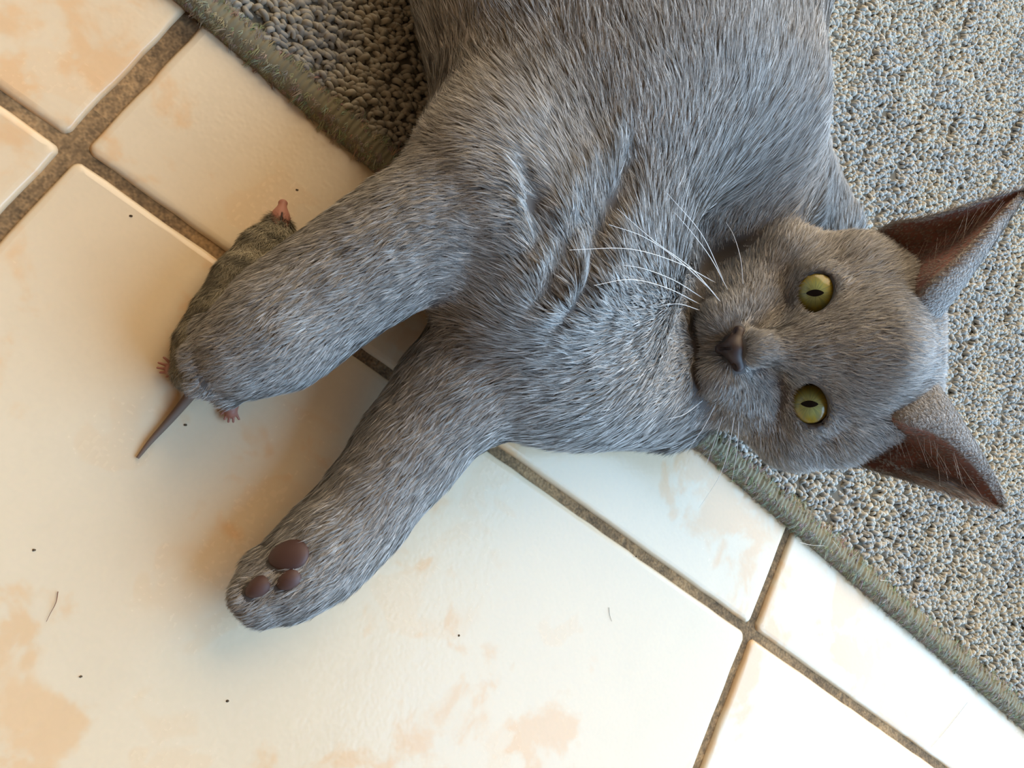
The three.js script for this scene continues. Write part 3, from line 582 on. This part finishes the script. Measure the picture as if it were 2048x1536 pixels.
for (const [k, w] of WHISK.entries()) {
  const root = hl(cf.hit(w[0][0], w[0][1]).p)[2];
  const over = (x, y) => { const s = cf.hit(x, y); return s.ok && s.p.y > 0.02 ? hl(s.p)[2] + 0.008 : -1; };
  const line = new THREE.CatmullRomCurve3(w.map(([x, y]) => v3(x, y, 0))).getPoints(9);
  const rise = line.reduce((m, q, i) => i < 2 ? m : Math.max(m, (over(q.x, q.y) - root) / Math.pow(i / 9, 0.6)), k < 9 ? 0.012 : 0.002);   // it clears the coat all along
  const pts = line.map((q, i) => atFace(q.x, q.y, root - 0.0006 + Math.min(rise, 0.14) * Math.pow(i / 9, 0.6)));
  mesh('whisker', tubeAlong(pts, 0.00017, 0.00004, 18, 5), whiskerMat, cat);
}

// ---------------------------------------------------------------- shrew under the upper paw
const shrew = thing('shrew', 'small dead grey shrew with pink pointed snout pinned under the paw of the cat', 'shrew');
const sf = new Field(), SJ = (x, y, h, r) => { const p = W(x, y, h); return { p, r }; };
{
  const ch = [SJ(556, 462, 0.0068, 0.0050), SJ(532, 505, 0.0082, 0.0076), SJ(490, 565, 0.0088, 0.0088), SJ(450, 632, 0.0088, 0.0090), SJ(412, 690, 0.0082, 0.0082), SJ(385, 738, 0.0066, 0.0060)];
  for (let i = 0; i + 1 < ch.length; i++) sf.cap(ch[i].p, ch[i].r, ch[i + 1].p, ch[i + 1].r, 0.005, { flow: ch[i + 1].p.clone().sub(ch[i].p).normalize() });
  sf.ground = () => 0.0003;
  const b = new THREE.Box3().setFromPoints(ch.map((c) => c.p)).expandByScalar(0.014); b.min.y = -0.001;
  const g = skin(sf, b.min, b.max, 0.0012);
  paint(g, () => [0.06, 0.054, 0.042]);
  mesh('body', g, mat({ vertexColors: true, roughness: 0.9 }), shrew);
  furOn('fur', g, 9500, tuft(6, 0.12, 0.02, 0.5, 301), furMat, shrew, (p, n) => {
    if (p.y < 0.001) return null; let best = sf.p[0], bd = 9; for (const q of sf.p) { const e = sf.one(q, p.x, p.y, p.z); if (e < bd) { bd = e; best = q; } }
    const stripe = noise3(p.x * 260, p.y * 200, p.z * 260), throat = p.distanceTo(ch[0].p) < 0.02 ? 1.35 : 1, t = rr(0.7, 1.25) * (stripe > 0.6 ? 0.5 : 1) * throat;
    return { dir: best.flow, len: 0.0042, lift: 0.8 + stripe * 0.5, dense: 1, yaw: rr(-0.6, 0.6) + (stripe - 0.5) * 1.2, tint: [0.34 * t, 0.31 * t, 0.225 * t] };
  }, 0.0003);
  const pink = mat({ color: lin(0.42, 0.19, 0.14), roughness: 0.55 }), dark = mat({ color: lin(0.03, 0.012, 0.01), roughness: 0.4 });
  const nf = new Field(), a = W(556, 462, 0.0085), t = W(566, 406, 0.0075);
  nf.cap(a, 0.0042, a.clone().lerp(t, 0.45), 0.0030, 0.002).cap(a.clone().lerp(t, 0.45), 0.0030, t, 0.0012, 0.002).ell(t, [v3(1, 0, 0), v3(0, 1, 0), v3(0, 0, 1)], v3(0.0016, 0.0012, 0.0011), 0.0006);
  const m0 = nf.hit(564, 425).p, m1 = nf.hit(563, 448).p, m2 = nf.hit(571, 459).p, m3 = nf.hit(556, 455).p; nf.cut(m0, 0.0003, m1, 0.0006, 0.0005); nf.cut(m1, 0.0006, m2, 0.0007, 0.0005);
  const sb = new THREE.Box3().setFromPoints([a, t]).expandByScalar(0.006), snout = mesh('snout', skin(nf, sb.min, sb.max, 0.0004), pink, shrew); snout.userData.label = 'pink pointed snout';
  mesh('mouth', tubeAlong([m0.clone().addScaledVector(hz, -0.0001), m1, m2], 0.00025, 0.0005, 10, 6), dark, snout);
  // feet: a sole with five toes
  const foot = (px, py, h, dx, dy, len, wid, curl) => {
    const o = W(px, py, h), d = flow(px, py, h, dx, dy), sd = v3(0, 1, 0).cross(d).normalize(), ff = new Field();
    ff.cap(o, wid * 0.55, o.clone().addScaledVector(d, len * 0.55), wid * 0.62, 0.0008);
    for (let k = -2; k <= 2; k++) { const b0 = o.clone().addScaledVector(d, len * 0.55).addScaledVector(sd, k * wid * 0.26), e0 = b0.clone().addScaledVector(d, len * (0.45 - 0.06 * k * k)).addScaledVector(sd, k * wid * 0.2 + curl * len * 0.25); e0.y = Math.max(0.0006, e0.y - 0.0006); ff.cap(b0, wid * 0.17, e0, wid * 0.11, 0.0005); }
    ff.ground = () => 0.0001;
    const b2 = new THREE.Box3().setFromPoints([o, o.clone().addScaledVector(d, len)]).expandByScalar(wid * 1.6); b2.min.y = -0.0005;
    const f = mesh('foot', skin(ff, b2.min, b2.max, 0.00035), pink, shrew); f.userData.label = 'pink foot';
  };
  foot(455, 556, 0.0070, -1, 0.25, 0.0055, 0.0032, 0.4);
  foot(380, 736, 0.0042, -1, 0.1, 0.0095, 0.0034, -0.5);
  foot(470, 800, 0.0030, -0.35, 1, 0.0075, 0.0032, 0.2);
  const tl = [[388, 780, 0.005], [368, 806, 0.0028], [335, 845, 0.0018], [300, 884, 0.0014], [275, 916, 0.0008]].map(([x, y, h]) => W(x, y, h));
  mesh('tail', tubeAlong(tl, 0.0019, 0.0005, 24, 8), mat({ color: lin(0.19, 0.13, 0.095), roughness: 0.8 }), shrew).userData.label = 'thin brown tail';
}

// ---------------------------------------------------------------- crumbs and loose hairs
{
  const crumbMat = mat({ color: lin(0.09, 0.06, 0.03), roughness: 0.9 });
  const spots = [[262, 432, 'beside the dark joint'], [68, 1100, ''], [162, 1353, ''], [455, 1402, ''], [918, 1271, ''], [594, 380, ''], [1272, 1113, ''], [396, 598, ''], [371, 850, '']];
  for (const [x, y] of spots) {
    const g = new THREE.IcosahedronGeometry(0.00034, 1), P = g.attributes.position; for (let i = 0; i < P.count; i++) { const k = 0.6 + 0.8 * hash3(Math.round(P.getX(i) * 1e6), Math.round(P.getY(i) * 1e6), x); P.setXYZ(i, P.getX(i) * k * 1.3, Math.abs(P.getY(i)) * k, P.getZ(i) * k); } g.computeVertexNormals();
    const m = mesh('dirt_crumb', g, crumbMat); m.position.copy(W(x, y)); m.userData = { label: 'tiny dark crumb of dirt on a cream tile', category: 'crumb', group: 'crumbs on the tiles' };
  }
  const hair = (name, pts, h, r, m, label, group) => { const o = mesh(name, tubeAlong(pts.map(([x, y], i) => W(x, y, Array.isArray(h) ? h[i] : h)), r, r * 0.5, 12, 4), m); o.userData = { label, category: 'hair' }; if (group) o.userData.group = group; };
  hair('loose_hair', [[116, 1183], [112, 1205], [100, 1228], [93, 1243]], 0.0004, 0.00012, mat({ color: lin(0.22, 0.08, 0.03) }), 'short reddish brown hair lying alone on the cream tile');
  hair('loose_hair', [[1935, 1405], [1900, 1450], [1862, 1495]], 0.0003, 0.00008, mat({ color: lin(0.2, 0.17, 0.13) }), 'long thin hair lying on the bright tile beside the rug edge');
  hair('loose_hair', [[1218, 1215], [1220, 1232], [1224, 1243]], 0.0003, 0.0001, mat({ color: lin(0.1, 0.08, 0.06) }), 'short dark hair lying alone on the pale tile');
  const pale = mat({ color: lin(0.8, 0.76, 0.66), roughness: 0.5 }), on = 'short pale cat hair caught on the rug loops';
  for (const l of [[[1925, 160], [1932, 185], [1948, 205]], [[1835, 198], [1855, 215], [1872, 229]], [[1655, 80], [1668, 98], [1688, 115]], [[1815, 378], [1830, 390]], [[1665, 1080], [1680, 1100], [1682, 1115]], [[1730, 1082], [1750, 1080], [1752, 1073]], [[1960, 1188], [1950, 1208]], [[1760, 1160], [1785, 1163]], [[1600, 1085], [1622, 1090], [1650, 1092]], [[1815, 1010], [1830, 1018]], [[1885, 282], [1895, 290]]])
    hair('loose_hair', l, 0.0085, 0.00011, pale, on, 'pale hairs on the rug');
}
renderer.render(scene, camera);
